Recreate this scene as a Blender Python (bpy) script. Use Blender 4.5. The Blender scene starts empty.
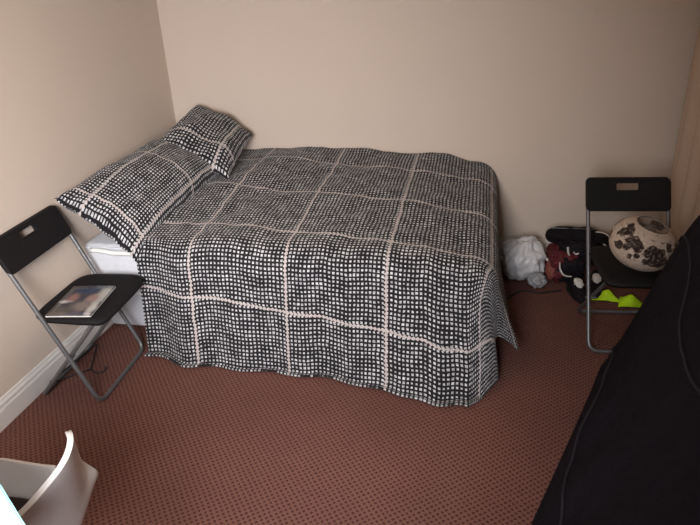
import bpy, bmesh, math, random
from mathutils import Vector, Matrix, noise
random.seed(7)
C = bpy.context.scene.collection
PI = math.pi
def V(*a): return Vector(a)
def sm(a, b, x):
    t = max(0, min(1, (x-a)/(b-a))); return t*t*(3-2*t)
def N(x, y=0, z=0): return noise.noise(Vector((x, y, z)))

# ---------------------------------------------------------------- objects
def link(name, me, m=None, parent=None):
    o = bpy.data.objects.new(name, me); C.objects.link(o)
    if m: me.materials.append(m)
    if parent: o.parent = parent
    return o
def obj(name, bm, m, parent=None, smooth=True, fixn=True):
    if fixn: bmesh.ops.recalc_face_normals(bm, faces=bm.faces)
    me = bpy.data.meshes.new(name); bm.to_mesh(me); bm.free()
    if smooth:
        for p in me.polygons: p.use_smooth = True
        try: me.set_sharp_from_angle(angle=math.radians(40))
        except Exception: pass
    return link(name, me, m, parent)
def tag(o, label, cat, group=None):
    o['label'] = label; o['category'] = cat
    if group: o['group'] = group
    return o
def thing(name, label, cat, loc=(0, 0, 0), rz=0, group=None):
    o = bpy.data.objects.new(name, None); C.objects.link(o)
    o.location = loc; o.rotation_euler = (0, 0, rz); o.empty_display_size = .1
    return tag(o, label, cat, group)
def struct(o): o['kind'] = 'structure'; return o

def box(bm, a, b, bev=0, seg=2):
    r = bmesh.ops.create_cube(bm, size=1)
    for v in r['verts']:
        v.co = V(*[(a[i]+b[i])/2 + v.co[i]*(b[i]-a[i]) for i in range(3)])
    if bev:
        es = list({e for v in r['verts'] for e in v.link_edges})
        bmesh.ops.bevel(bm, geom=es, offset=bev, segments=seg, affect='EDGES', profile=.5)
def smooth_path(pts, rad=.04, n=6, closed=False):
    pts = [Vector(p) for p in pts]; out = []
    L = len(pts)
    for i, p in enumerate(pts):
        if not closed and i in (0, L-1): out.append(p); continue
        a, b = pts[i-1], pts[(i+1) % L]
        d1, d2 = (a-p), (b-p)
        r = min(rad, d1.length*.49, d2.length*.49)
        s, e = p+d1.normalized()*r, p+d2.normalized()*r
        for k in range(n+1):
            t = k/n; out.append(s*(1-t)**2 + p*2*t*(1-t) + e*t*t)
    return out
def tube(bm, pts, r=.01, seg=10, closed=False, flat=1.0):
    pts = [Vector(p) for p in pts]; n = len(pts); rings = []
    up = None
    for i, p in enumerate(pts):
        if closed: t = pts[(i+1) % n]-pts[i-1]
        else: t = pts[min(i+1, n-1)]-pts[max(i-1, 0)]
        t.normalize()
        if up is None: up = Vector((0, 0, 1)) if abs(t.z) < .9 else Vector((1, 0, 0))
        s = t.cross(up).normalized(); up = s.cross(t).normalized()
        rr = r(i/(n-1)) if callable(r) else r
        rings.append([bm.verts.new(p+(s*math.cos(2*PI*k/seg)+up*math.sin(2*PI*k/seg)*flat)*rr) for k in range(seg)])
    m = n if closed else n-1
    for i in range(m):
        A, B = rings[i], rings[(i+1) % n]
        for k in range(seg): bm.faces.new((A[k], A[(k+1) % seg], B[(k+1) % seg], B[k]))
    if not closed:
        bm.faces.new(rings[0][::-1]); bm.faces.new(rings[-1])
def grid(fn, nu, nv, uvfn=None, closed_u=False):
    bm = bmesh.new(); vs = []
    uvl = bm.loops.layers.uv.new('UVMap') if uvfn else None
    for i in range(nu+1):
        vs.append([bm.verts.new(fn(i/nu, j/nv)) for j in range(nv+1)])
    for i in range(nu):
        for j in range(nv):
            f = bm.faces.new((vs[i][j], vs[i+1][j], vs[i+1][j+1], vs[i][j+1]))
            if uvl:
                for l, (a, b) in zip(f.loops, ((i, j), (i+1, j), (i+1, j+1), (i, j+1))): l[uvl].uv = uvfn(a/nu, b/nv)
    return bm
def lathe(bm, prof, c=(0, 0, 0), seg=32, cap=True):
    c = Vector(c); R = []
    for r, z in prof:
        R.append([bm.verts.new(c+V(r*math.cos(2*PI*k/seg), r*math.sin(2*PI*k/seg), z)) for k in range(seg)])
    for A, B in zip(R, R[1:]):
        for k in range(seg): bm.faces.new((A[k], A[(k+1) % seg], B[(k+1) % seg], B[k]))
    if cap: bm.faces.new(R[0][::-1]); bm.faces.new(R[-1])
def blob(bm, c, s, amp=.15, fr=3, seed=0, rot=None, sub=4, zmin=None, sq=2):
    r = bmesh.ops.create_icosphere(bm, subdivisions=sub, radius=1)
    for v in r['verts']:
        d = v.co.copy()
        k = 1+amp*(N(d.x*fr+seed, d.y*fr, d.z*fr)+.5*N(d.x*fr*2.3+seed, d.y*fr*2.3, d.z*fr*2.3))
        k /= (abs(d.x)**sq+abs(d.y)**sq+abs(d.z)**sq)**(1/sq)
        p = V(d.x*s[0]*k, d.y*s[1]*k, d.z*s[2]*k)
        if rot: p = rot @ p
        p += Vector(c)
        if zmin is not None and p.z < zmin: p.z = zmin
        v.co = p
def mod_solid(o, t, off=-1):
    m = o.modifiers.new('thickness', 'SOLIDIFY'); m.thickness = t; m.offset = off; return m

# ---------------------------------------------------------------- materials
def mat(name, col, rough=.6, metal=0, spec=.3, **k):
    m = bpy.data.materials.new(name); m.use_nodes = True
    b = m.node_tree.nodes['Principled BSDF']
    b.inputs['Base Color'].default_value = (*col, 1); b.inputs['Roughness'].default_value = rough
    b.inputs['Metallic'].default_value = metal; b.inputs['Specular IOR Level'].default_value = spec
    for n, v in k.items(): b.inputs[n.replace('_', ' ')].default_value = v
    return m
class G:
    def __init__(s, m): s.t = m.node_tree; s.n = s.t.nodes; s.b = s.n['Principled BSDF']
    def new(s, ty, **k):
        n = s.n.new(ty)
        for a, v in k.items(): setattr(n, a, v)
        return n
    def L(s, a, b): s.t.links.new(a, b)
    def m(s, op, a, b=None, c=None, clamp=False):
        n = s.n.new('ShaderNodeMath'); n.operation = op; n.use_clamp = clamp
        for i, v in enumerate((a, b, c)):
            if v is None: continue
            if isinstance(v, (int, float)): n.inputs[i].default_value = v
            else: s.L(v, n.inputs[i])
        return n.outputs[0]
    def step(s, x, lo, hi):
        n = s.n.new('ShaderNodeMapRange'); n.interpolation_type = 'SMOOTHSTEP'
        s.L(x, n.inputs[0]); n.inputs[1].default_value = lo; n.inputs[2].default_value = hi
        return n.outputs[0]
    def mix(s, f, a, b):
        n = s.n.new('ShaderNodeMix'); n.data_type = 'RGBA'
        if isinstance(f, (int, float)): n.inputs[0].default_value = f
        else: s.L(f, n.inputs[0])
        for i, v in ((6, a), (7, b)):
            if isinstance(v, tuple): n.inputs[i].default_value = (*v, 1)
            else: s.L(v, n.inputs[i])
        return n.outputs[2]
    def noise(s, vec, scale, detail=2, rough=.5):
        n = s.n.new('ShaderNodeTexNoise'); n.inputs['Scale'].default_value = scale
        n.inputs['Detail'].default_value = detail; n.inputs['Roughness'].default_value = rough
        s.L(vec, n.inputs['Vector']); return n.outputs['Fac']
    def coord(s, w='Object'): return s.new('ShaderNodeTexCoord').outputs[w]
    def xyz(s, v):
        n = s.new('ShaderNodeSeparateXYZ'); s.L(v, n.inputs[0]); return n.outputs
    def bump(s, h, st=.3, dist=.002):
        n = s.new('ShaderNodeBump'); n.inputs['Strength'].default_value = st; n.inputs['Distance'].default_value = dist
        s.L(h, n.inputs['Height']); s.L(n.outputs[0], s.b.inputs['Normal'])
    def col(s, c): s.L(c, s.b.inputs['Base Color'])

# wall: cream woven-textured wallpaper
m_wall = mat('cream_wallpaper', (.60, .49, .40), .9, spec=.1)
g = G(m_wall); co = g.coord(); x, y, z = g.xyz(co)
a = g.noise(co, 3.0, 3); b = g.noise(co, 120, 2)
g.col(g.mix(g.m('MULTIPLY', a, .5), (.61, .52, .44), (.565, .47, .39)))
g.bump(b, .25, .0015)
m_ceil = mat('white_ceiling_paint', (.75, .72, .68), .9)
m_trim = mat('white_gloss_skirting', (.66, .64, .60), .45, spec=.4)
g = G(m_trim); co = g.coord(); g.col(g.mix(g.noise(co, 6, 4), (.70, .67, .63), (.60, .58, .55)))
# carpet: red-brown loop pile with small dark dots
m_carpet = mat('red_brown_dotted_carpet', (.2, .08, .06), .95, spec=.05)
g = G(m_carpet); co = g.coord()
nz = g.new('ShaderNodeTexNoise'); nz.inputs['Scale'].default_value = 35; g.L(co, nz.inputs['Vector'])
vm = g.new('ShaderNodeVectorMath', operation='MULTIPLY_ADD'); g.L(nz.outputs['Color'], vm.inputs[0]); vm.inputs[1].default_value = (.010,)*3; g.L(co, vm.inputs[2])
mp = g.new('ShaderNodeMapping'); mp.inputs['Rotation'].default_value = (0, 0, .12); g.L(vm.outputs[0], mp.inputs[0])
x, y, z = g.xyz(mp.outputs[0])
k = 2*PI/.027
s1 = g.m('MULTIPLY', g.m('SINE', g.m('MULTIPLY', x, k)), g.m('SINE', g.m('MULTIPLY', y, k)))
dots = g.step(s1, .05, .65)
big = g.noise(co, 2.2, 3); fine = g.noise(co, 260, 2)
base = g.mix(g.step(big, .3, .7), (.150, .068, .052), (.118, .053, .044))
base = g.mix(g.m('MULTIPLY', fine, .5), base, (.225, .12, .095))
g.col(g.mix(g.m('MULTIPLY', dots, .8), base, (.060, .018, .018)))
g.bump(g.m('ADD', g.m('MULTIPLY', dots, -1), fine), .6, .003)

# black and white hand-drawn grid bedding
def grid_fabric(name, su=.49, sv=.45, ou=0, ov=0, shear=0, pu=.0193, pv=.0210):
    m = mat(name, (.5, .5, .5), .85, spec=.1)
    m.node_tree.nodes['Principled BSDF'].inputs['Sheen Weight'].default_value = .1
    g = G(m); uv = g.coord('UV')
    nz = g.new('ShaderNodeTexNoise'); nz.inputs['Scale'].default_value = 9; nz.inputs['Detail'].default_value = 2; g.L(uv, nz.inputs['Vector'])
    vm = g.new('ShaderNodeVectorMath', operation='MULTIPLY_ADD'); g.L(nz.outputs['Color'], vm.inputs[0]); vm.inputs[1].default_value = (.016, .016, 0); g.L(uv, vm.inputs[2])
    x, y, _ = g.xyz(vm.outputs[0])
    u0, v0, _ = g.xyz(uv)
    jit = g.noise(uv, 55, 1)
    wob = g.noise(uv, 14, 2)
    def dist(c, p): return g.m('ABSOLUTE', g.m('SUBTRACT', g.m('FRACT', g.m('DIVIDE', c, p)), .5))   # 0 cell centre .. .5 line
    thr = g.m('ADD', g.m('MULTIPLY', g.m('SUBTRACT', jit, .5), .26), g.m('ADD', g.m('MULTIPLY', g.m('SUBTRACT', wob, .5), .30), .214))
    d = g.m('MAXIMUM', dist(x, pu), dist(y, pv))
    line = g.m('DIVIDE', g.m('SUBTRACT', d, thr), .07, clamp=True)
    shade = g.noise(uv, 70, 1)
    white = g.mix(g.step(shade, .35, .65), (.58, .58, .59), (.30, .30, .31))
    colr = g.mix(line, white, (.012, .011, .013))
    # pale warm zig-zag stripes
    v1 = g.m('ADD', y, g.m('MULTIPLY', u0, shear))
    def stripe(c, other, sp, off, p):
        t = g.m('ADD', g.m('DIVIDE', g.m('ADD', c, off), sp), .5)
        dd = g.m('MULTIPLY', g.m('ABSOLUTE', g.m('SUBTRACT', g.m('FRACT', t), .5)), sp)
        zz = g.m('MULTIPLY', g.m('SINE', g.m('MULTIPLY', other, 2*PI/p)), .0040)
        return g.m('SUBTRACT', 1, g.step(g.m('ADD', dd, zz), .0045, .0075))
    st = g.m('MAXIMUM', stripe(x, y, su, ou, pv), stripe(v1, x, sv, ov, pu))
    colr = g.mix(g.m('MULTIPLY', st, .95), colr, (.45, .40, .38))
    g.col(colr)
    g.bump(g.noise(uv, 160, 2), .25, .001)
    return m
m_duvet = grid_fabric('black_white_grid_duvet_cotton', su=.48, sv=.475, ou=.255, ov=.31, shear=-.09)
m_pil = [grid_fabric('grid_pillow_cotton_a', .52, .40, .05, -.06), grid_fabric('grid_pillow_cotton_b', .36, .36, .20, .10), grid_fabric('grid_pillow_cotton_c', .40, .40, .10, .0)]
m_sheet = mat('white_mattress_ticking', (.60, .62, .65), .85, spec=.1)
g = G(m_sheet); co = g.coord(); g.col(g.mix(g.noise(co, 18, 4), (.66, .67, .69), (.52, .54, .58))); g.bump(g.noise(co, 25, 3), .5, .01)
m_base = mat('pale_divan_fabric', (.50, .52, .56), .9, spec=.1)
m_label = mat('cream_cloth_label', (.70, .70, .67), .8)
m_steel = mat('grey_painted_steel_tube', (.16, .16, .165), .42, .6, .4)
m_black = mat('black_textured_plastic', (.009, .008, .009), .7, spec=.18)
g = G(m_black); g.bump(g.noise(g.coord(), 300, 2), .3, .0008)
m_rubber = mat('black_rubber', (.015, .015, .015), .8)
m_hanger = mat('dark_wire', (.02, .016, .018), .45, spec=.4)
m_white = mat('glossy_white_plastic', (.66, .64, .63), .28, spec=.5)
m_pad = mat('black_seat_pad_fabric', (.02, .012, .014), .9)
m_chrome = mat('brushed_metal_base', (.5, .5, .5), .3, 1)
m_cab = mat('cool_white_laminate', (.72, .84, .86), .35, spec=.5)
m_edge = mat('cyan_edge_band', (.25, .80, .78), .3, spec=.5)
m_navy = mat('dark_navy_quilted_cloth', (.014, .016, .028), .85, spec=.12)
g = G(m_navy); co = g.coord(); g.col(g.mix(g.noise(co, 5, 4), (.005, .004, .007), (.009, .008, .014))); g.bump(g.noise(co, 14, 4), .5, .02)
m_navyseam = mat('slate_piping', (.014, .014, .022), .8)
m_curtain = mat('beige_curtain_cloth', (.50, .38, .29), .9, spec=.1)
m_bag = mat('translucent_grey_white_polythene', (.58, .60, .63), .35, spec=.5)
g = G(m_bag); co = g.coord(); g.b.inputs['Subsurface Weight'].default_value = .15; g.b.inputs['Subsurface Radius'].default_value = (.03, .03, .03)
g.col(g.mix(g.noise(co, 7, 3), (.78, .78, .78), (.50, .52, .56))); g.bump(g.noise(co, 14, 4), .5, .012)
m_bagclear = mat('clear_smoky_polythene', (.30, .31, .33), .2, spec=.6)
m_cloth_black = mat('black_nylon', (.009, .007, .010), .75, spec=.15)
g = G(m_cloth_black); g.bump(g.noise(g.coord(), 30, 4), .6, .01)
m_maroon = mat('maroon_fabric', (.10, .012, .018), .7)
g = G(m_maroon); co = g.coord(); g.col(g.mix(g.noise(co, 20, 3), (.13, .014, .02), (.05, .01, .014)))
m_orange = mat('dull_orange_plastic', (.20, .06, .045), .5)
m_logo = mat('off_white_trim', (.62, .60, .57), .6)
m_greybox = mat('dark_grey_card', (.045, .045, .052), .7)
m_neon = mat('neon_yellow_green_cloth', (.50, .80, .01), .7)
g = G(m_neon); co = g.coord(); g.col(g.mix(g.noise(co, 25, 3), (.55, .85, .01), (.34, .62, .01)))
m_glass = mat('added_window_glass', (1, 1, 1), .02, Transmission_Weight=1.0)
m_cable = mat('black_cable', (.015, .013, .013), .6)
m_wall2 = m_wall

# magazine cover : soft colour portrait photograph
m_cover = mat('glossy_magazine_cover', (.1, .1, .12), .25, spec=.5)
g = G(m_cover); uv = g.coord('UV')
def spot(c, r, col, base, soft=.25, sx=1, sy=1):
    mp = g.new('ShaderNodeMapping'); mp.vector_type = 'TEXTURE'; mp.inputs['Location'].default_value = (*c, 0); mp.inputs['Scale'].default_value = (r*sx, r*sy, 1)
    g.L(uv, mp.inputs[0]); ln = g.new('ShaderNodeVectorMath', operation='LENGTH'); g.L(mp.outputs[0], ln.inputs[0])
    wv = g.m('ADD', ln.outputs['Value'], g.m('MULTIPLY', g.m('SUBTRACT', g.noise(uv, 7, 3), .5), .8))
    return g.mix(g.m('SUBTRACT', 1, g.step(wv, soft, 1.1)), base, col)
c = g.mix(g.noise(uv, 4, 3), (.025, .025, .035), (.07, .07, .09))
c = spot((.45, .88), .35, (.025, .04, .09), c, sx=1.3, sy=.6)
c = spot((.86, .72), .26, (.36, .36, .33), c, sx=.7, sy=1.6)
c = spot((.70, .55), .20, (.27, .17, .155), c, sx=1, sy=.9)
c = spot((.62, .30), .27, (.20, .165, .15), c, sx=1.2, sy=.9)
c = spot((.25, .58), .20, (.24, .13, .11), c, sx=.9, sy=1)
c = spot((.12, .45), .12, (.45, .43, .42), c, sx=1.8, sy=.6)
c = spot((.88, .25), .16, (.42, .41, .38), c, sx=.8, sy=2)
c = spot((.2, .15), .3, (.10, .085, .075), c, sx=1.5, sy=.7)
g.col(c)
m_paper = mat('white_paper_edges', (.6, .58, .54), .8)

# lantern paper with dark printed blossoms
m_lantern = mat('cream_paper_with_printed_blossoms', (.6, .5, .42), .8)
def lantern_material(pts):
    g = G(m_lantern); co = g.coord()
    nz = g.new('ShaderNodeTexNoise'); nz.inputs['Scale'].default_value = 38; nz.inputs['Detail'].default_value = 1; g.L(co, nz.inputs['Vector'])
    vm = g.new('ShaderNodeVectorMath', operation='MULTIPLY_ADD'); g.L(nz.outputs['Color'], vm.inputs[0]); vm.inputs[1].default_value = (.028,)*3; g.L(co, vm.inputs[2])
    su = g.new('ShaderNodeVectorMath', operation='SUBTRACT'); g.L(vm.outputs[0], su.inputs[0]); su.inputs[1].default_value = (.014,)*3
    cur = None
    for p, r in pts:
        d = g.new('ShaderNodeVectorMath', operation='DISTANCE'); g.L(su.outputs[0], d.inputs[0]); d.inputs[1].default_value = p
        q = g.m('DIVIDE', d.outputs['Value'], r)
        cur = q if cur is None else g.m('MINIMUM', cur, q)
    mask = g.m('SUBTRACT', 1, g.step(cur, .88, 1.05))
    # petals : pale veins inside each blossom
    vein = g.step(g.noise(co, 95, 1), .56, .62)
    mask = g.m('MULTIPLY', mask, g.m('SUBTRACT', 1, g.m('MULTIPLY', vein, .35)))
    fine = g.step(g.noise(co, 60, 3), .64, .67)
    mask = g.m('MAXIMUM', mask, g.m('MULTIPLY', fine, .75))
    x, y, z = g.xyz(co)
    rib = g.step(g.m('ABSOLUTE', g.m('SUBTRACT', g.m('FRACT', g.m('DIVIDE', z, .0135)), .5)), .40, .5)
    base = g.mix(g.m('MULTIPLY', rib, .35), (.74, .63, .53), (.46, .38, .31))
    g.col(g.mix(mask, base, (.030, .020, .020)))
    g.bump(g.m('MULTIPLY', rib, -1), .5, .003)
    tr = g.new('ShaderNodeBsdfTranslucent'); tr.inputs['Color'].default_value = (.75, .66, .58, 1)
    mx = g.new('ShaderNodeMixShader'); mx.inputs[0].default_value = .45
    out = g.n['Material Output']; g.L(g.b.outputs[0], mx.inputs[1]); g.L(tr.outputs[0], mx.inputs[2]); g.L(mx.outputs[0], out.inputs['Surface'])

# ---------------------------------------------------------------- room
XR, YF, ZC = 3.22, -4.45, 2.4
def slab(name, a, b, m):
    bm = bmesh.new(); box(bm, a, b); return struct(obj(name, bm, m, smooth=False))
slab('floor', (-.1, YF-.1, -.1), (XR+.1, .1, 0), m_carpet)
slab('ceiling', (-.1, YF-.1, ZC), (XR+.1, .1, ZC+.1), m_ceil)
slab('wall_left', (-.1, YF-.1, 0), (0, .1, ZC), m_wall)
slab('wall_back', (0, 0, 0), (XR, .1, ZC), m_wall)
slab('wall_right', (XR, YF-.1, 0), (XR+.1, .1, ZC), m_wall2)
# front wall with an unseen window opening, added to carry the key light
WX0, WX1, WZ0, WZ1 = 1.0, 2.1, .95, 2.15
bm = bmesh.new()
box(bm, (0, YF-.1, 0), (WX0, YF, ZC)); box(bm, (WX1, YF-.1, 0), (XR, YF, ZC))
box(bm, (WX0, YF-.1, 0), (WX1, YF, WZ0)); box(bm, (WX0, YF-.1, WZ1), (WX1, YF, ZC))
struct(obj('wall_front', bm, m_wall, smooth=False))
bm = bmesh.new(); f = .05
box(bm, (WX0, YF-.08, WZ0), (WX0+f, YF-.02, WZ1)); box(bm, (WX1-f, YF-.08, WZ0), (WX1, YF-.02, WZ1))
box(bm, (WX0+f, YF-.08, WZ0), (WX1-f, YF-.02, WZ0+f)); box(bm, (WX0+f, YF-.08, WZ1-f), (WX1-f, YF-.02, WZ1))
box(bm, ((WX0+WX1)/2-.025, YF-.08, WZ0+f), ((WX0+WX1)/2+.025, YF-.02, WZ1-f))
w = struct(obj('added_window', bm, m_trim, smooth=False))
bm = bmesh.new(); box(bm, (WX0+f, YF-.052, WZ0+f), ((WX0+WX1)/2-.025, YF-.048, WZ1-f)); box(bm, ((WX0+WX1)/2+.025, YF-.052, WZ0+f), (WX1-f, YF-.048, WZ1-f))
struct(obj('added_window_pane', bm, m_glass, w, smooth=False))
# skirting boards with a moulded top
PROF = [(0, 0), (.018, 0), (.018, .085), (.014, .095), (.014, .108), (.008, .118), (.006, .128), (0, .13)]
def skirting(name, p0, p1, nrm):
    bm = bmesh.new(); p0, p1, nrm = Vector(p0), Vector(p1), Vector(nrm)
    A = [bm.verts.new(p0+nrm*a+V(0, 0, b)) for a, b in PROF]; B = [bm.verts.new(p1+nrm*a+V(0, 0, b)) for a, b in PROF]
    for i in range(len(PROF)): j = (i+1) % len(PROF); bm.faces.new((A[i], A[j], B[j], B[i]))
    bm.faces.new(A); bm.faces.new(B[::-1])
    return struct(obj(name, bm, m_trim, smooth=False))
skirting('baseboard_left', (0, YF, 0), (0, -.0, 0), (1, 0, 0))
skirting('baseboard_back', (.018, 0, 0), (XR-.018, 0, 0), (0, -1, 0))
skirting('baseboard_right', (XR, YF, 0), (XR, 0, 0), (-1, 0, 0))

# ---------------------------------------------------------------- bed
bed = thing('bed', 'double divan bed with a pale mattress, its head against the left wall', 'bed', (1.04, -.68, 0))
bl = bed.location.copy()
def rel(bm, off):
    bmesh.ops.translate(bm, verts=bm.verts, vec=-Vector(off)); return bm
bm = bmesh.new(); box(bm, (.05, -1.24, .03), (2.02, -.06, .27), .02); obj('divan_base', rel(bm, bl), m_base, bed)
for sx in (.12, 1.95):
    for sy in (-1.17, -.13):
        bm = bmesh.new(); lathe(bm, [(.02, 0), (.025, .005), (.025, .029)], (sx, sy, 0), 16); obj('foot', rel(bm, bl), m_rubber, bed)
bm = bmesh.new(); box(bm, (.045, -1.325, .272), (2.0, -.035, .565), .035, 4); mt = obj('mattress', rel(bm, bl), m_sheet, bed)
for zz in (.29, .547):
    bm = bmesh.new(); P = [(.05, -1.32, zz), (1.995, -1.32, zz), (1.995, -.04, zz), (.05, -.04, zz)]
    tube(bm, smooth_path(P, .05, 6, True), .007, 8, True); obj('piping', rel(bm, bl), m_sheet, mt)
bm = grid(lambda s, t: V(.10+.25*s, -1.332-.012*math.sin(t*PI)-.004, .552-.030*t-.012*s+.003*math.sin(s*9)), 12, 6)
o = obj('label', rel(bm, bl), m_label, mt); mod_solid(o, .002)

# duvet ------------------------------------------------------------
X0, XE, YE, RR = .385, 2.022, -1.315, .14
LU, LV = (XE-X0)+.57, 1.295+.74
def ztop(x, y):
    t = (-y)/1.33
    z = (.745-.045*sm(.4, 2.1, x))*(1-t)+(.645-.02*sm(1.2, 2.1, x))*t
    z += .018*N(x*3.1, y*2.6, 1.3)+.010*N(x*7, y*8, 4.0)+.005*N(x*16+y*9, y*13, 7)
    z -= .045*sm(1.65, 2.06, x)**1.5 + .015*(1-sm(.45, .7, x))
    w_ = math.sin(11*x+7*y+3*N(x*2, y*2, 8)); z += .007*max(0, w_)**3*(1-t*.5)
    z += .012*math.sin(9*(x*.8-y*.6))*sm(1.3, .5, x)
    return z
def drop(s, slope, Z, wob):
    """outward distance and height after s metres of cloth past the edge start, from height Z"""
    q = RR*PI/2
    if s < q: a = s/RR; return RR*math.sin(a), Z-RR*(1-math.cos(a))
    t = s-q; n = math.sqrt(1+slope*slope)
    lim = (Z-RR-.014)*n
    if t < lim: return RR+slope*t/n+wob*sm(0, .3, t), Z-RR-t/n
    return RR+slope*lim/n+wob+(t-lim)*.9, .014+.010*abs(math.sin((t-lim)*30))
def cloth(a, b):
    u, v = a*LU, b*LV
    x = X0+u; y = -.02-v
    du, dv = max(0, x-XE), max(0, YE-y)
    if du == 0 and dv == 0: return V(x, y, ztop(x, y))
    ex, ey = min(x, XE), max(y, YE)
    Z = ztop(ex, ey)
    if dv > 0 and du == 0:
        slope = .115+.29*sm(1.35, 1.98, x)
        wob = .010*math.sin(x*21+1.0)*sm(.0, .5, dv)+.014*N(x*5, 3.3)+.014*math.sin(x*34)*sm(1.5, 2.0, x)
        d, z = drop(dv, slope, Z, wob)
        d -= .06*(1-sm(.44, .66, x))*sm(0, .12, dv)
        return V(x+.03*sm(1.5, 2.1, x)*sm(.2, .7, dv), ey-d, z)
    if du > 0 and dv == 0:
        slope = .03+.24*sm(-.75, -1.3, y)
        wob = .012*math.sin(y*17)+.012*N(y*5, 7.1)
        d, z = drop(du, slope, Z, wob*sm(0, .4, du))
        return V(ex+d, y, z)
    p = 3.0
    s = (du**p+dv**p)**(1/p); th = math.atan2(dv, du)
    k = th/(PI/2)
    slope = .27*(1-k)+.405*k - .20*math.sin(k*PI)
    s *= 1-.27*math.sin(PI*k**.85)**1.2*sm(0, .3, s)
    wob = .02*math.cos(k*2*PI*1.5)*sm(.15, .6, s)
    d, z = drop(s, slope, Z, wob)
    return V(XE+d*math.cos(th)+.03*sm(.2, .7, dv)*math.sin(th), YE-d*math.sin(th), z)
bm = grid(cloth, 200, 180, lambda a, b: (X0+a*LU, b*LV))
duv = obj('duvet', bm, m_duvet)
mod_solid(duv, .009, -1)
tag(duv, 'black and white grid patterned duvet spread over the double bed', 'duvet')

# pillows ----------------------------------------------------------
def pillow(name, A, B, Cc, D, th, tl, m, label, seed, su=.7, sv=.5):
    A, B, Cc, D = map(Vector, (A, B, Cc, D))
    ctr = (A+B+Cc+D)/4
    nrm = (B-A+Cc-D).cross(D-A+Cc-B).normalized()
    if nrm.z < 0: nrm = -nrm
    bm = bmesh.new(); uvl = bm.loops.layers.uv.new('UVMap'); n = 44
    def surf(a, b, side):
        # pulled-in edges between the pointed corners
        ua, ub = a*2-1, b*2-1
        ia = ua*(1-.055*(1-ub**2)*abs(ua)); ib = ub*(1-.075*(1-ua**2)*abs(ub))
        s, t = (ia+1)/2, (ib+1)/2
        p = A*(1-s)*(1-t)+B*s*(1-t)+Cc*s*t+D*(1-s)*t
        f = max(0, (1-abs(ua)**2.6))**.46*max(0, (1-abs(ub)**2.6))**.46
        h = (th if side > 0 else -tl)*f
        h += f**.5*(.016*N(ua*2+seed, ub*2, side*3)+.007*N(ua*5+seed, ub*6, side))
        h += .010*math.sin(ua*6+ub*3+seed)*f
        rim = (1-f)*.006*math.sin((ua+ub)*14+seed)
        q = p+nrm*(h+rim)
        if side < 0:
            if q.y > -1.335: q.z = max(q.z, .568)
            if q.x > X0 and q.y > YE: q.z = max(q.z, ztop(q.x, q.y)+.004)
        return q-ctr
    for side in (1, -1):
        vs = [[bm.verts.new(surf(i/n, j/n, side)) for j in range(n+1)] for i in range(n+1)]
        for i in range(n):
            for j in range(n):
                q = [(i, j), (i+1, j), (i+1, j+1), (i, j+1)]
                f = bm.faces.new([vs[a][b] for a, b in (q if side > 0 else q[::-1])])
                for l, (a, b) in zip(f.loops, q if side > 0 else q[::-1]): l[uvl].uv = (a/n*su+seed*.37, b/n*sv)
    bmesh.ops.remove_doubles(bm, verts=bm.verts, dist=.0008)
    o = obj(name, bm, m); o.location = ctr
    return tag(o, label, 'pillow')
pillow('pillow', (.40, -1.415, .525), (.535, -.52, .735), (.075, -.45, .875), (.045, -1.44, .85), .15, .08, m_pil[0],
       'wide grid patterned pillow at the near edge of the bed, beside the folding chair', 1.0, .98, .62)
pillow('pillow', (.065, -.07, .895), (.50, -.09, .74), (.47, -.52, .70), (.10, -.50, .80), .05, .04, m_pil[1],
       'grid patterned pillow in the corner, mostly hidden under another pillow', 2.2, .46, .46)
pillow('pillow', (.215, -.09, 1.02), (.585, -.10, .83), (.62, -.67, .72), (.13, -.64, .88), .115, .03, m_pil[2],
       'grid patterned pillow with a raised corner, uppermost in the back corner of the bed', 3.1, .44, .54)

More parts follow.
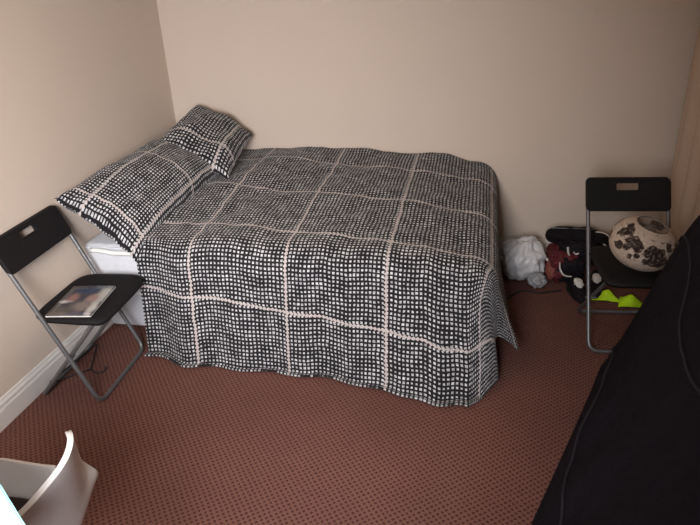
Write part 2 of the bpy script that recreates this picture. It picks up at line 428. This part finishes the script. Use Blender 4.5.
# ---------------------------------------------------------------- folding chairs
def rrect(hw, hh, r, n=6, top_extra=0):
    pts = []
    for cx, cy, a0 in ((hw-r, hh-r, 0), (-hw+r, hh-r, 90), (-hw+r, -hh+r, 180), (hw-r, -hh+r, 270)):
        for k in range(n+1):
            a = math.radians(a0+90*k/n); pts.append((cx+r*math.cos(a), cy+r*math.sin(a)))
    return pts
def folding_chair(label, loc, rz, d, W=.205, H=.785):
    t = thing('folding_chair', label, 'chair', loc, rz, None)
    R = .0105
    yf, yb, yt = -d/2, d/2, d/2-.022
    def along(z): k = z/H; return yf+(yt-yf)*k
    # long front frame: one bent tube, from the backrest down to the front feet
    bm = bmesh.new(); z0 = R
    P = [(-W, along(H-.01), H-.01), (-W, yf, z0), (W, yf, z0), (W, along(H-.01), H-.01)]
    tube(bm, smooth_path(P, .055, 8), R, 12); obj('front_frame', bm, m_steel, t)
    w = W-.026; ys, zs = yf-.045, .425; yr = yb-.028
    bm = bmesh.new()
    P = [(-w, ys, zs), (-w, yr, z0), (w, yr, z0), (w, ys, zs)]
    tube(bm, smooth_path(P, .045, 8), R*.95, 12); obj('rear_frame', bm, m_steel, t)
    for yy, zz, ww in ((ys+.004, zs-.01, w),):
        bm = bmesh.new(); tube(bm, [(-ww, yy, zz), (ww, yy, zz)], .006, 10); obj('crossbar', bm, m_steel, t)
    for sx in (-1, 1):
        zc = .245; yc = (along(zc))
        bm = bmesh.new(); tube(bm, [(sx*(w-.012), yc, zc), (sx*(W+.014), yc, zc)], .007, 10); obj('pivot_bolt', bm, m_steel, t)
    # backrest: curved plastic panel with a hand slot
    zc, hh, hw = H-.058, .074, W+.012
    tl = math.atan2(yt-yf, H)
    bm = bmesh.new(); th = .011
    outer = rrect(hw, hh, .022, 6); inner = [(x*1, y+.032) for x, y in rrect(.055, .018, .006, 6)]
    def P3(x, z, s, lip=0):
        top = .006*(1-(x/hw)**2) if z > 0 else 0
        y = s*th+.010*(1-(x/hw)**2)
        return V(x, along(zc)+y+(z)*math.tan(tl)*1.0-.004, zc+z+top*(z > .06))
    loops = []
    for s, k in ((-1, .985), (-.6, 1), (.6, 1), (1, .985)):
        loops.append([bm.verts.new(P3(x*k, z*k, s)) for x, z in outer])
    il = [[bm.verts.new(P3(x, z, s)) for x, z in inner] for s in (-1, 1)]
    n = len(outer)
    for A, B in zip(loops, loops[1:]):
        for i in range(n): bm.faces.new((A[i], A[(i+1) % n], B[(i+1) % n], B[i]))
    for O, I in ((loops[0], il[0]), (loops[-1], il[1])):
        for i in range(n): bm.faces.new((O[i], O[(i+1) % n], I[(i+1) % n], I[i]))
    for i in range(n): bm.faces.new((il[0][i], il[0][(i+1) % n], il[1][(i+1) % n], il[1][i]))
    obj('backrest', bm, m_black, t)
    # seat: dished plastic panel, rounded corners, rolled edge
    y0, y1 = yf-.115, along(.45)+.075
    cy, hd = (y0+y1)/2, (y1-y0)/2
    def seat(a, b):
        ua, ub = a*2-1, b*2-1
        e = 5
        k = (abs(ua)**e+abs(ub)**e)**(1/e); mx = max(abs(ua), abs(ub), 1e-6); q = mx/max(k, 1e-6)
        x = ua*q*(W+.010)*(1-.05*(ub+1)/2); y = cy+ub*q*hd
        r = mx
        z = .462-.010*(1-r**2)-.014*sm(.9, 1, r)-.010*sm(-.6, -1, ub)
        return V(x, y, z)
    bm = grid(seat, 30, 30); bmesh.ops.recalc_face_normals(bm, faces=bm.faces)
    if sum(f.normal.z for f in bm.faces) < 0: bmesh.ops.reverse_faces(bm, faces=bm.faces)
    o = obj('seat', bm, m_black, t, fixn=False); mod_solid(o, .020, -1)
    return t
# forward of a chair is its local -Y
folding_chair('black folding chair by the left wall and bed head, holding a magazine', (.182, -1.655, 0), math.radians(93), .338, .232, .802)
folding_chair('black folding chair near the right corner, holding the paper lantern', (2.800, -.90, 0), math.radians(5), .43, .193, .765)

# magazine on the left chair
bm = bmesh.new(); uvl = bm.loops.layers.uv.new('UVMap')
mg = thing('magazine', 'glossy magazine with a colour photo cover lying on the left folding chair', 'magazine', (.285, -1.728, .463), math.radians(8))
hw, hd, ht = .105, .142, .006
bm = bmesh.new(); box(bm, (-hw+.002, -hd+.002, 0), (hw-.002, hd-.002, ht)); obj('pages', bm, m_paper, mg, smooth=False)
bm = grid(lambda a, b: V(-hw+2*hw*a, -hd+2*hd*b, ht+.0012+.0015*math.sin(a*PI)), 8, 8, lambda a, b: (a, b))
o = obj('cover', bm, m_cover, mg); mod_solid(o, .001, 0)

# wire coat hanger on the carpet
h = []
A, Nk, Cn = V(.032, -1.80, .027), V(.146, -1.628, .006), V(.075, -1.395, .020)
bm = bmesh.new()
tube(bm, smooth_path([Nk+V(.002, -.006, 0), A, Cn+V(-.012, -.02, 0), Nk+V(.004, .008, 0)], .03, 6), .0042, 8)
hk = [Nk+V(-.004, 0, 0), Nk+V(.018, -.006, .001), Nk+V(.042, -.022, .002), Nk+V(.068, -.024, .002), Nk+V(.088, -.004, .002), Nk+V(.086, .022, .002), Nk+V(.070, .032, .002)]
for q in hk[1:]: q.z = .005
tube(bm, smooth_path(hk, .012, 4), .0038, 8)
hg = obj('coat_hanger', bm, m_hanger); tag(hg, 'dark wire coat hanger lying on the carpet under the left folding chair', 'hanger')

# ---------------------------------------------------------------- paper lantern on the right chair
LC = V(2.808, -1.075, .584); tilt = Matrix.Rotation(math.radians(14), 4, 'Y') @ Matrix.Rotation(math.radians(8), 4, 'X')
lan = thing('paper_lantern', 'round cream paper lantern with dark printed blossoms on the right folding chair', 'lantern', LC)
lan.rotation_euler = tilt.to_euler()
RA, RH = .151, .113; a0 = .42
bm = bmesh.new(); prof = []
for i in range(61):
    ph = a0+(PI-2*a0)*i/60
    rr = RA*math.sin(ph)**.85; zz = RH*math.cos(ph)
    rr -= .0012*abs(math.sin(i*PI/3))
    prof.append((rr, zz))
lathe(bm, prof, seg=64, cap=False)
shade = obj('paper_shade', bm, m_lantern, lan); mod_solid(shade, .0012, -1)
top_r, top_z = prof[0]
for zz in (top_z, -top_z):
    bm = bmesh.new(); tube(bm, [(top_r*math.cos(2*PI*k/40), top_r*math.sin(2*PI*k/40), zz) for k in range(40)], .002, 8, True)
    obj('wire_ring', bm, m_steel, lan)
bm = bmesh.new()
tube(bm, [(-top_r, 0, top_z), (-.02, 0, top_z-.01), (.02, 0, top_z-.01), (top_r, 0, top_z)], .0013, 6)
tube(bm, [(-top_r, 0, -top_z), (-.02, .0, top_z-.012)], .0011, 6); tube(bm, [(top_r, 0, -top_z), (.02, .0, top_z-.012)], .0011, 6)
tube(bm, [(.02*math.cos(2*PI*k/20), .02*math.sin(2*PI*k/20), top_z-.01) for k in range(20)], .0014, 6, True)
obj('inner_frame', bm, m_steel, lan)
def on(az, el):      # az degrees round the lantern, el 0 at equator .. 90 top
    ph = math.radians(90-el); a = math.radians(az)
    r = RA*math.sin(ph)**.85; return (r*math.cos(a), r*math.sin(a), RH*math.cos(ph))
lantern_material([(on(*p), r) for p, r in [
    ((232, 26), .034), ((244, 22), .030), ((210, 42), .028), ((202, 30), .024), ((196, 52), .016),
    ((270, 20), .032), ((284, 20), .030), ((275, 8), .022), ((278, -4), .024), ((290, -8), .022), ((268, -6), .02),
    ((212, 4), .022), ((206, 0), .014), ((240, -6), .014), ((196, 20), .012), ((305, 34), .020), ((296, 2), .024), ((250, 2), .014), ((226, 8), .016), ((315, 10), .026), ((322, 24), .018), ((334, 30), .022),
    ((340, 5), .02), ((150, 20), .03), ((120, 25), .035), ((90, 0), .03), ((60, 30), .035), ((30, 10), .03), ((10, 40), .02), ((175, 0), .02)]])

# ---------------------------------------------------------------- things on the floor at the back
# plastic carrier bag
pb = thing('plastic_bag', 'stuffed greyish white plastic bag on the floor beside the foot of the bed', 'bag', (2.325, -.28, 0))
bm = bmesh.new(); blob(bm, (0, 0, .115), (.142, .140, .133), .20, 1.6, 3, zmin=.004, sub=5)
for v in bm.verts:
    k = sm(.15, .26, v.co.z); v.co.x *= 1-.25*k; v.co.y *= 1-.25*k
    q = v.co; an = math.atan2(q.y, q.x)
    w = 1-abs(N(an*3.0+1, q.z*6, 1))*2; w2 = 1-abs(N(an*6, q.z*16, 5))*2
    e = .014*w+.007*w2; q.x *= 1+e/.14*.8; q.y *= 1+e/.14*.8; q.z += .006*w2
    q.x += .02*sm(.12, .24, q.z)
    v.co.z = max(v.co.z, .004)
obj('bag_body', bm, m_bag, pb)
bm = bmesh.new()
for sx in (-1, 1):
    pts = [(sx*.02, -.02, .215), (sx*.045, -.03, .245), (sx*.075, -.03, .245), (sx*.095, -.03, .215), (sx*.09, -.03, .18)]
    tube(bm, smooth_path(pts, .03, 5), lambda t: .009+.004*math.sin(t*9), 8, flat=.4)
obj('handle', bm, m_bag, pb)
bm = bmesh.new(); blob(bm, (0, 0, .045), (.055, .048, .044), .25, 3, 8, zmin=.004)
pk = obj('plastic_bundle', bm, m_bagclear); pk.location = (2.42, -.435, 0)
tag(pk, 'small smoky grey plastic bundle on the floor against the white bag', 'bag')

# maroon holdall under the black sports bag
hb = thing('holdall', 'maroon and black holdall with curved white trim on the floor between plastic bag and shoes', 'bag', (2.575, -.29, 0))
bm = bmesh.new(); blob(bm, (0, 0, .105), (.098, .12, .098), .16, 3, 12, zmin=.003, sub=5, sq=4); obj('body', bm, m_maroon, hb)
bm = bmesh.new(); blob(bm, (.035, -.055, .10), (.085, .08, .085), .16, 3, 2, zmin=.004, sq=3.5); obj('front_pocket', bm, m_cloth_black, hb)
bm = bmesh.new(); blob(bm, (-.075, -.085, .085), (.032, .035, .060), .2, 2, 5, zmin=.004); obj('side_pouch', bm, m_orange, hb)
bm = bmesh.new()
tube(bm, smooth_path([(-.035, -.138, .165), (-.033, -.150, .125), (-.005, -.156, .085), (.045, -.155, .085)], .04, 6), lambda t: .006+.004*math.sin(t*PI), 8, flat=.6); obj('curved_trim', bm, m_logo, hb)
bm = bmesh.new(); blob(bm, (-.095, -.06, .145), (.012, .012, .010), .2); obj('buckle', bm, m_logo, hb)

# black sports bag lying on top, roll-shaped
sb = thing('sports_bag', 'long black sports bag with a white hook mark lying across the maroon holdall', 'bag', (2.63, -.20, 0))
bm = bmesh.new(); n = 40; rings = []
def sbf(a, b):
    x = -.165+.33*a; th = 2*PI*b
    r = .048*(1-abs(2*a-1)**5)**.5
    k = 1+.30*N(x*11, math.cos(th)*1.5, math.sin(th)*1.5)+.10*N(x*30, math.cos(th)*4, math.sin(th)*4)
    return V(x, math.cos(th)*r*1.45*k, .252+math.sin(th)*r*k-.01*(2*a-1)**2)
bm = grid(sbf, 40, 32); bmesh.ops.remove_doubles(bm, verts=bm.verts, dist=.0005); obj('body', bm, m_cloth_black, sb)
bm = bmesh.new(); blob(bm, (.035, -.105, .185), (.118, .062, .070), .22, 3, 15, sq=3.5); obj('drooping_flap', bm, m_cloth_black, sb)
bm = bmesh.new()
tube(bm, smooth_path([(-.045, -.165, .24), (-.042, -.180, .205), (-.022, -.184, .170), (.002, -.186, .160), (.025, -.182, .178)], .03, 6), lambda t: .012*(1-t)+.002, 8, flat=.5)
tube(bm, smooth_path([(-.012, -.176, .215), (.0, -.182, .200), (.018, -.178, .207)], .01, 4), .006, 8, flat=.5)
obj('hook_mark', bm, m_logo, sb)
bm = bmesh.new(); tube(bm, [(-.13, -.01, .296), (-.05, -.02, .300), (.05, -.02, .300), (.13, -.01, .296)], .003, 6); obj('zip', bm, m_steel, sb)
bm = bmesh.new(); tube(bm, smooth_path([(.12, -.06, .30), (.165, -.08, .305), (.20, -.10, .285), (.215, -.12, .25), (.19, -.13, .225), (.155, -.10, .25)], .03, 6), .007, 8, flat=.5); obj('strap', bm, m_logo, sb)
bm = bmesh.new(); blob(bm, (.19, -.04, .235), (.085, .07, .035), .2, 2, 33, Matrix.Rotation(.35, 3, 'Y')); obj('end_pocket', bm, m_cloth_black, sb)
# dark grey box behind the chair, it carries the bag's end
bx = bmesh.new(); box(bx, (-.14, -.10, .002), (.14, .10, .19), .008)
b0 = obj('cardboard_box', bx, m_greybox); b0.location = (2.96, -.20, 0); b0.rotation_euler = (0, 0, .08)
tag(b0, 'dark grey box on the floor behind the right folding chair', 'box')

# pair of black trainers
def shoe_parts(t):
    def body(a, b):
        y = -.14+.28*a; th = PI*b
        wv = .036+.014*math.sin(min(1, (1-a)*1.4)*PI*.5)-.010*sm(.55, .8, a)*(1-sm(.8, 1, a))
        end = math.sqrt(max(0, 1-abs(2*a-1)**6)); wv *= end
        hgt = (.045+.055*sm(.25, .75, a))*end
        return V(math.cos(th)*wv, y, .018+math.sin(th)**.7*hgt)
    bm = grid(body, 24, 16); bmesh.ops.remove_doubles(bm, verts=bm.verts, dist=.0005); obj('upper', bm, m_cloth_black, t)
    bm = bmesh.new()
    pts = [(x*.052, y*.145) for x, y in [(math.copysign(abs(math.cos(k))**.8, math.cos(k)), math.copysign(abs(math.sin(k))**.9, math.sin(k))) for k in [2*PI*i/32 for i in range(32)]]]
    A = [bm.verts.new(V(x, y, 0.001)) for x, y in pts]; B = [bm.verts.new(V(x, y, .02)) for x, y in pts]
    for i in range(32): bm.faces.new((A[i], A[(i+1) % 32], B[(i+1) % 32], B[i]))
    bm.faces.new(A); bm.faces.new(B[::-1]); obj('sole', bm, m_rubber, t)
    bm = bmesh.new(); blob(bm, (0, .0, .092), (.030, .042, .016), .35, 3, 4, Matrix.Rotation(.45, 3, 'X'), 3); obj('tongue', bm, m_logo, t)
    bm = bmesh.new(); tube(bm, [(-.030, -.03, .062), (.028, -.015, .076), (-.030, .0, .084), (.030, .015, .094)], .003, 6); obj('lace', bm, m_logo, t)
def copy_tree(o, parent=None):
    c = o.copy(); C.objects.link(c); c.parent = parent
    for ch in list(o.children): copy_tree(ch, c)
    return c
s1 = thing('trainer', 'black trainer with pale tongue just left of the right chair leg', 'shoe', (2.645, -.515, 0), .25, 'black trainers by the chair')
shoe_parts(s1); s1.scale = (.86, .86, .86)
s2 = copy_tree(s1); s2.location = (2.755, -.44, 0); s2.rotation_euler = (0, 0, -.1)
s2['label'] = 'black trainer with pale tongue just right of the right chair leg'

# neon cloths
def neon(loc, rz, pk, label, seed, L=.165, Wd=.105):
    def f(a, b):
        x = (a-.5)*L; y = (b-.5)*Wd*(1.2-.9*a)
        r = math.exp(-((a-pk)/.26)**2)*math.exp(-((b-.55)/.35)**2)
        z = .004+.05*r+.008*abs(N(x*40+seed, y*40))*(1-abs(2*b-1))
        return V(x, y+.004*N(x*30, seed), z)
    o = obj('neon_cloth', grid(f, 30, 20), m_neon); mod_solid(o, .003, 1); o.location = loc; o.rotation_euler = (0, 0, rz)
    return tag(o, label, 'cloth')
neon((2.795, -.545, 0), math.radians(-20), .55, 'left piece of crumpled neon yellow-green cloth on the floor under the right chair', 1)
neon((2.945, -.60, 0), math.radians(-14), .35, 'right piece of crumpled neon yellow-green cloth on the floor under the right chair', 5)

# cable between the bed and the bag
bm = bmesh.new()
tube(bm, smooth_path([(2.16, -.72, .006), (2.25, -.60, .006), (2.33, -.50, .006), (2.42, -.535, .006), (2.50, -.50, .006), (2.56, -.48, .006)], .05, 6), .005, 8)
cb = obj('cable', bm, m_cable); tag(cb, 'thin black cable on the carpet between the bed foot and the bags', 'cable')

# ---------------------------------------------------------------- dark quilted heap on the right
HX = [(-1.24, 2.67), (-1.44, 2.60), (-1.80, 2.465), (-2.27, 2.285), (-2.7, 2.16), (-3.1, 2.30)]
def hemx(y):
    for (ya, xa), (yb, xb) in zip(HX, HX[1:]):
        if y >= yb: t = max(0, min(1, (ya-y)/(ya-yb))); return xa+(xb-xa)*t
    return HX[-1][1]
PR = [(0, 0), (.05, .10), (.20, .31), (.38, .64), (.52, .84), (.72, .96), (1, 1.0)]
def prof_z(s):
    for (a, za), (b, zb) in zip(PR, PR[1:]):
        if s <= b: return za+(zb-za)*((s-a)/(b-a))
    return 1
def heap(a, b, lift=0):
    y = -1.26-1.84*a; xh = hemx(y); s = b
    end = min(1, max(0, (1-abs(2*a-1)**40)))**.5
    z = 1.0*(.25*prof_z(max(0, s-.04))+.5*prof_z(s)+.25*prof_z(min(1, s+.04)))*(.94+.06*math.cos(a*5))*end
    if s == 0: z = 0
    f = sm(0, .15, s)*end
    x = xh+(3.19-xh)*s
    z += f*(.040*N(x*5, y*4, 2)+.012*math.sin(y*16+x*8)*N(x*2, y*2, 5)+.010*N(x*12, y*10, 8))
    x += .012*N(y*6, z*6, 3)*sm(0, .05, s)*(1-s)
    nx = -math.cos(min(1, s)*PI/2)
    return V(x+lift*nx*.8, y, max(.004, z)+lift*.6)
bm = grid(lambda a, b: heap(a, b), 90, 70)
for v in bm.verts: pass
be = [e for e in bm.edges if e.is_boundary]
r = bmesh.ops.extrude_edge_only(bm, edges=be); nv = [v for v in r['geom'] if isinstance(v, bmesh.types.BMVert)]
for v in nv: v.co.z = .003
hp = obj('quilt', bm, m_navy)
tag(hp, 'large dark navy quilt heaped along the right edge of the photo', 'quilt')
for s0, nm in ((.10, 0), (.45, 1)):
    bm = bmesh.new(); tube(bm, [heap(.03+.94*i/60, s0+.02*math.sin(i*.2), .004) for i in range(61)], .0055, 8)
    obj('seam', bm, m_navyseam, hp)

# ---------------------------------------------------------------- curtain in the right corner
def cur(a, b):
    y = -.05-.95*a; z = .06+(2.25-.06)*b
    return V(3.165+.015*math.sin(a*2*PI*4.5+.4*math.sin(b*3))+.008*N(a*9, b*2), y, z)
cu = obj('curtain', grid(cur, 140, 20), m_curtain); mod_solid(cu, .003, 0)
tag(cu, 'pale beige curtain hanging in soft folds along the right wall by the corner', 'curtain')
bm = bmesh.new(); tube(bm, [(3.165, -.02, 2.27), (3.165, -1.15, 2.27)], .012, 12)
for yy in (-.06, -1.1): tube(bm, [(3.165, yy, 2.27), (3.219, yy, 2.27)], .006, 8)
rod = obj('curtain_rod', bm, m_steel); tag(rod, 'metal curtain rod on the right wall above the beige curtain', 'curtain rod')

# ---------------------------------------------------------------- white bucket chair bottom left
wc = thing('office_chair', 'white plastic bucket chair with a black seat pad at the bottom left', 'chair', (.89, -3.09, 0), 0)
KP = [(-.24, .425), (-.20, .452), (-.08, .445), (.06, .440), (.15, .455), (.20, .52), (.225, .62), (.245, .72), (.262, .81)]
def kp(t):
    f = t*(len(KP)-1); i = min(int(f), len(KP)-2); k = f-i
    p0, p1, p2, p3 = (Vector(KP[max(0, min(len(KP)-1, j))]) for j in (i-1, i, i+1, i+2))
    return .5*((2*p1)+(-p0+p2)*k+(2*p0-5*p1+4*p2-p3)*k*k+(-p0+3*p1-3*p2+p3)*k**3)
def shell(a, b):
    p = kp(a); q = kp(min(1, a+.01))-kp(max(0, a-.01)); q.normalize(); nx, nz = -q.y, q.x
    s = 2*b-1
    hw = .225+.02*sm(.5, .7, a)*(1-sm(.7, .85, a))-.03*sm(.8, 1, a)
    k = .175*sm(.02, .25, a)*(1-sm(.50, .72, a))+.055*sm(.5, .8, a)+.02
    up = k*abs(s)**3
    x = p.x+nx*up; z = p.y+nz*up
    lip = .020*sm(.55, .66, a)*(1-sm(.68, .78, a))*abs(s)**6
    y = hw*s+math.copysign(lip, s)
    x += lip*1.2
    z -= .05*sm(.93, 1, a)*abs(s)**6*.6
    return V(x, y, z)
bm = grid(shell, 60, 40)
o = obj('seat_shell', bm, m_white, wc); mod_solid(o, .014, 0)
b_ = o.modifiers.new('soft_edge', 'BEVEL'); b_.width = .004; b_.segments = 2; b_.angle_limit = math.radians(50)
def padf(a, b):
    ua, ub = a*2-1, b*2-1; e = 5; k = (abs(ua)**e+abs(ub)**e)**(1/e); mx = max(abs(ua), abs(ub), 1e-6); q = mx/max(k, 1e-6)
    return V(-.02+ua*q*.175, ub*q*.185, .568+.012*(1-mx**4)-.02*sm(.85, 1, mx))
o = obj('seat_pad', grid(padf, 20, 20), m_pad, wc); mod_solid(o, .085, 1 if sum(p.normal.z for p in o.data.polygons) < 0 else -1)
bm = bmesh.new(); lathe(bm, [(.028, .10), (.028, .25), (.02, .25), (.02, .405), (.09, .41), (.09, .425)], seg=24); obj('column', bm, m_chrome, wc)
for k in range(5):
    a = 2*PI*k/5+.3
    bm = bmesh.new(); tube(bm, [(0, 0, .11), (.27*math.cos(a), .27*math.sin(a), .075)], lambda t: .02-.006*t, 10); obj('leg', bm, m_white, wc)
    bm = bmesh.new(); cx, cy = .27*math.cos(a), .27*math.sin(a)
    tube(bm, [(cx-.012*math.sin(a), cy+.012*math.cos(a), .027), (cx+.012*math.sin(a), cy-.012*math.cos(a), .027)], .026, 16)
    tube(bm, [(cx, cy, .03), (cx, cy, .08)], .007, 8); obj('castor', bm, m_rubber, wc)

# high white table whose edge just enters the frame
tb = thing('high_table', 'cool white high table, only its pale cyan edge showing at the bottom left corner', 'table', (1.243, -3.252, 0), math.atan2(-.57, .82))
bm = bmesh.new(); box(bm, (-.36, -.36, .905), (.26, 0, .930), .003); tt = obj('tabletop', bm, m_cab, tb)
bm = bmesh.new(); box(bm, (-.36, .0005, .906), (.26, .003, .929), .0008); obj('edge_band', bm, m_edge, tt)
for sx, sy in ((-.30, -.345), (.23, -.33), (.23, -.03)):
    bm = bmesh.new(); tube(bm, [(sx, sy, .002), (sx, sy, .904)], .016, 14); obj('leg', bm, m_chrome, tb)

# ---------------------------------------------------------------- camera
r, u, f = V(.97945931, .19716718, -.04224414), V(-.04714223, .42760271, .90273669), V(-.19605376, .88220237, -.42811436)
M = Matrix((( r.x, u.x, -f.x, 2.04806725), (r.y, u.y, -f.y, -3.94759859), (r.z, u.z, -f.z, 1.80640244), (0, 0, 0, 1)))
cam = bpy.data.objects.new('camera', bpy.data.cameras.new('camera')); C.objects.link(cam)
cam.matrix_world = M; cam.data.sensor_width = 36; cam.data.lens = 625.43911/700*36; cam.data.clip_start = .02
bpy.context.scene.camera = cam

# ---------------------------------------------------------------- light
def area(name, loc, target, size, sy, power, col, spread=PI):
    l = bpy.data.lights.new(name, 'AREA'); l.shape = 'RECTANGLE'; l.size = size; l.size_y = sy; l.energy = power; l.color = col; l.spread = spread
    o = bpy.data.objects.new(name, l); C.objects.link(o); o.location = loc
    o.rotation_euler = (Vector(target)-Vector(loc)).to_track_quat('-Z', 'Y').to_euler(); return o
area('added_key_light', (1.55, YF+.04, 1.62), (.45, -1.7, .42), .9, .9, 62, (.99, .97, 1.0), math.radians(94))  # added key light behind the camera, aimed left from the added window
area('overhead_fill', (1.3, -1.9, ZC-.04), (1.3, -1.9, 0), .35, .35, 9, (1.0, .72, .48))  # added weak warm fill from overhead, no fitting hangs there
w = bpy.data.worlds.new('world'); bpy.context.scene.world = w; w.use_nodes = True
w.node_tree.nodes['Background'].inputs[0].default_value = (.75, .85, 1, 1); w.node_tree.nodes['Background'].inputs[1].default_value = .8
vs = bpy.context.scene.view_settings; vs.view_transform = 'Standard'; vs.look = 'None'; vs.gamma = 1; vs.exposure = 0; vs.use_curve_mapping = False
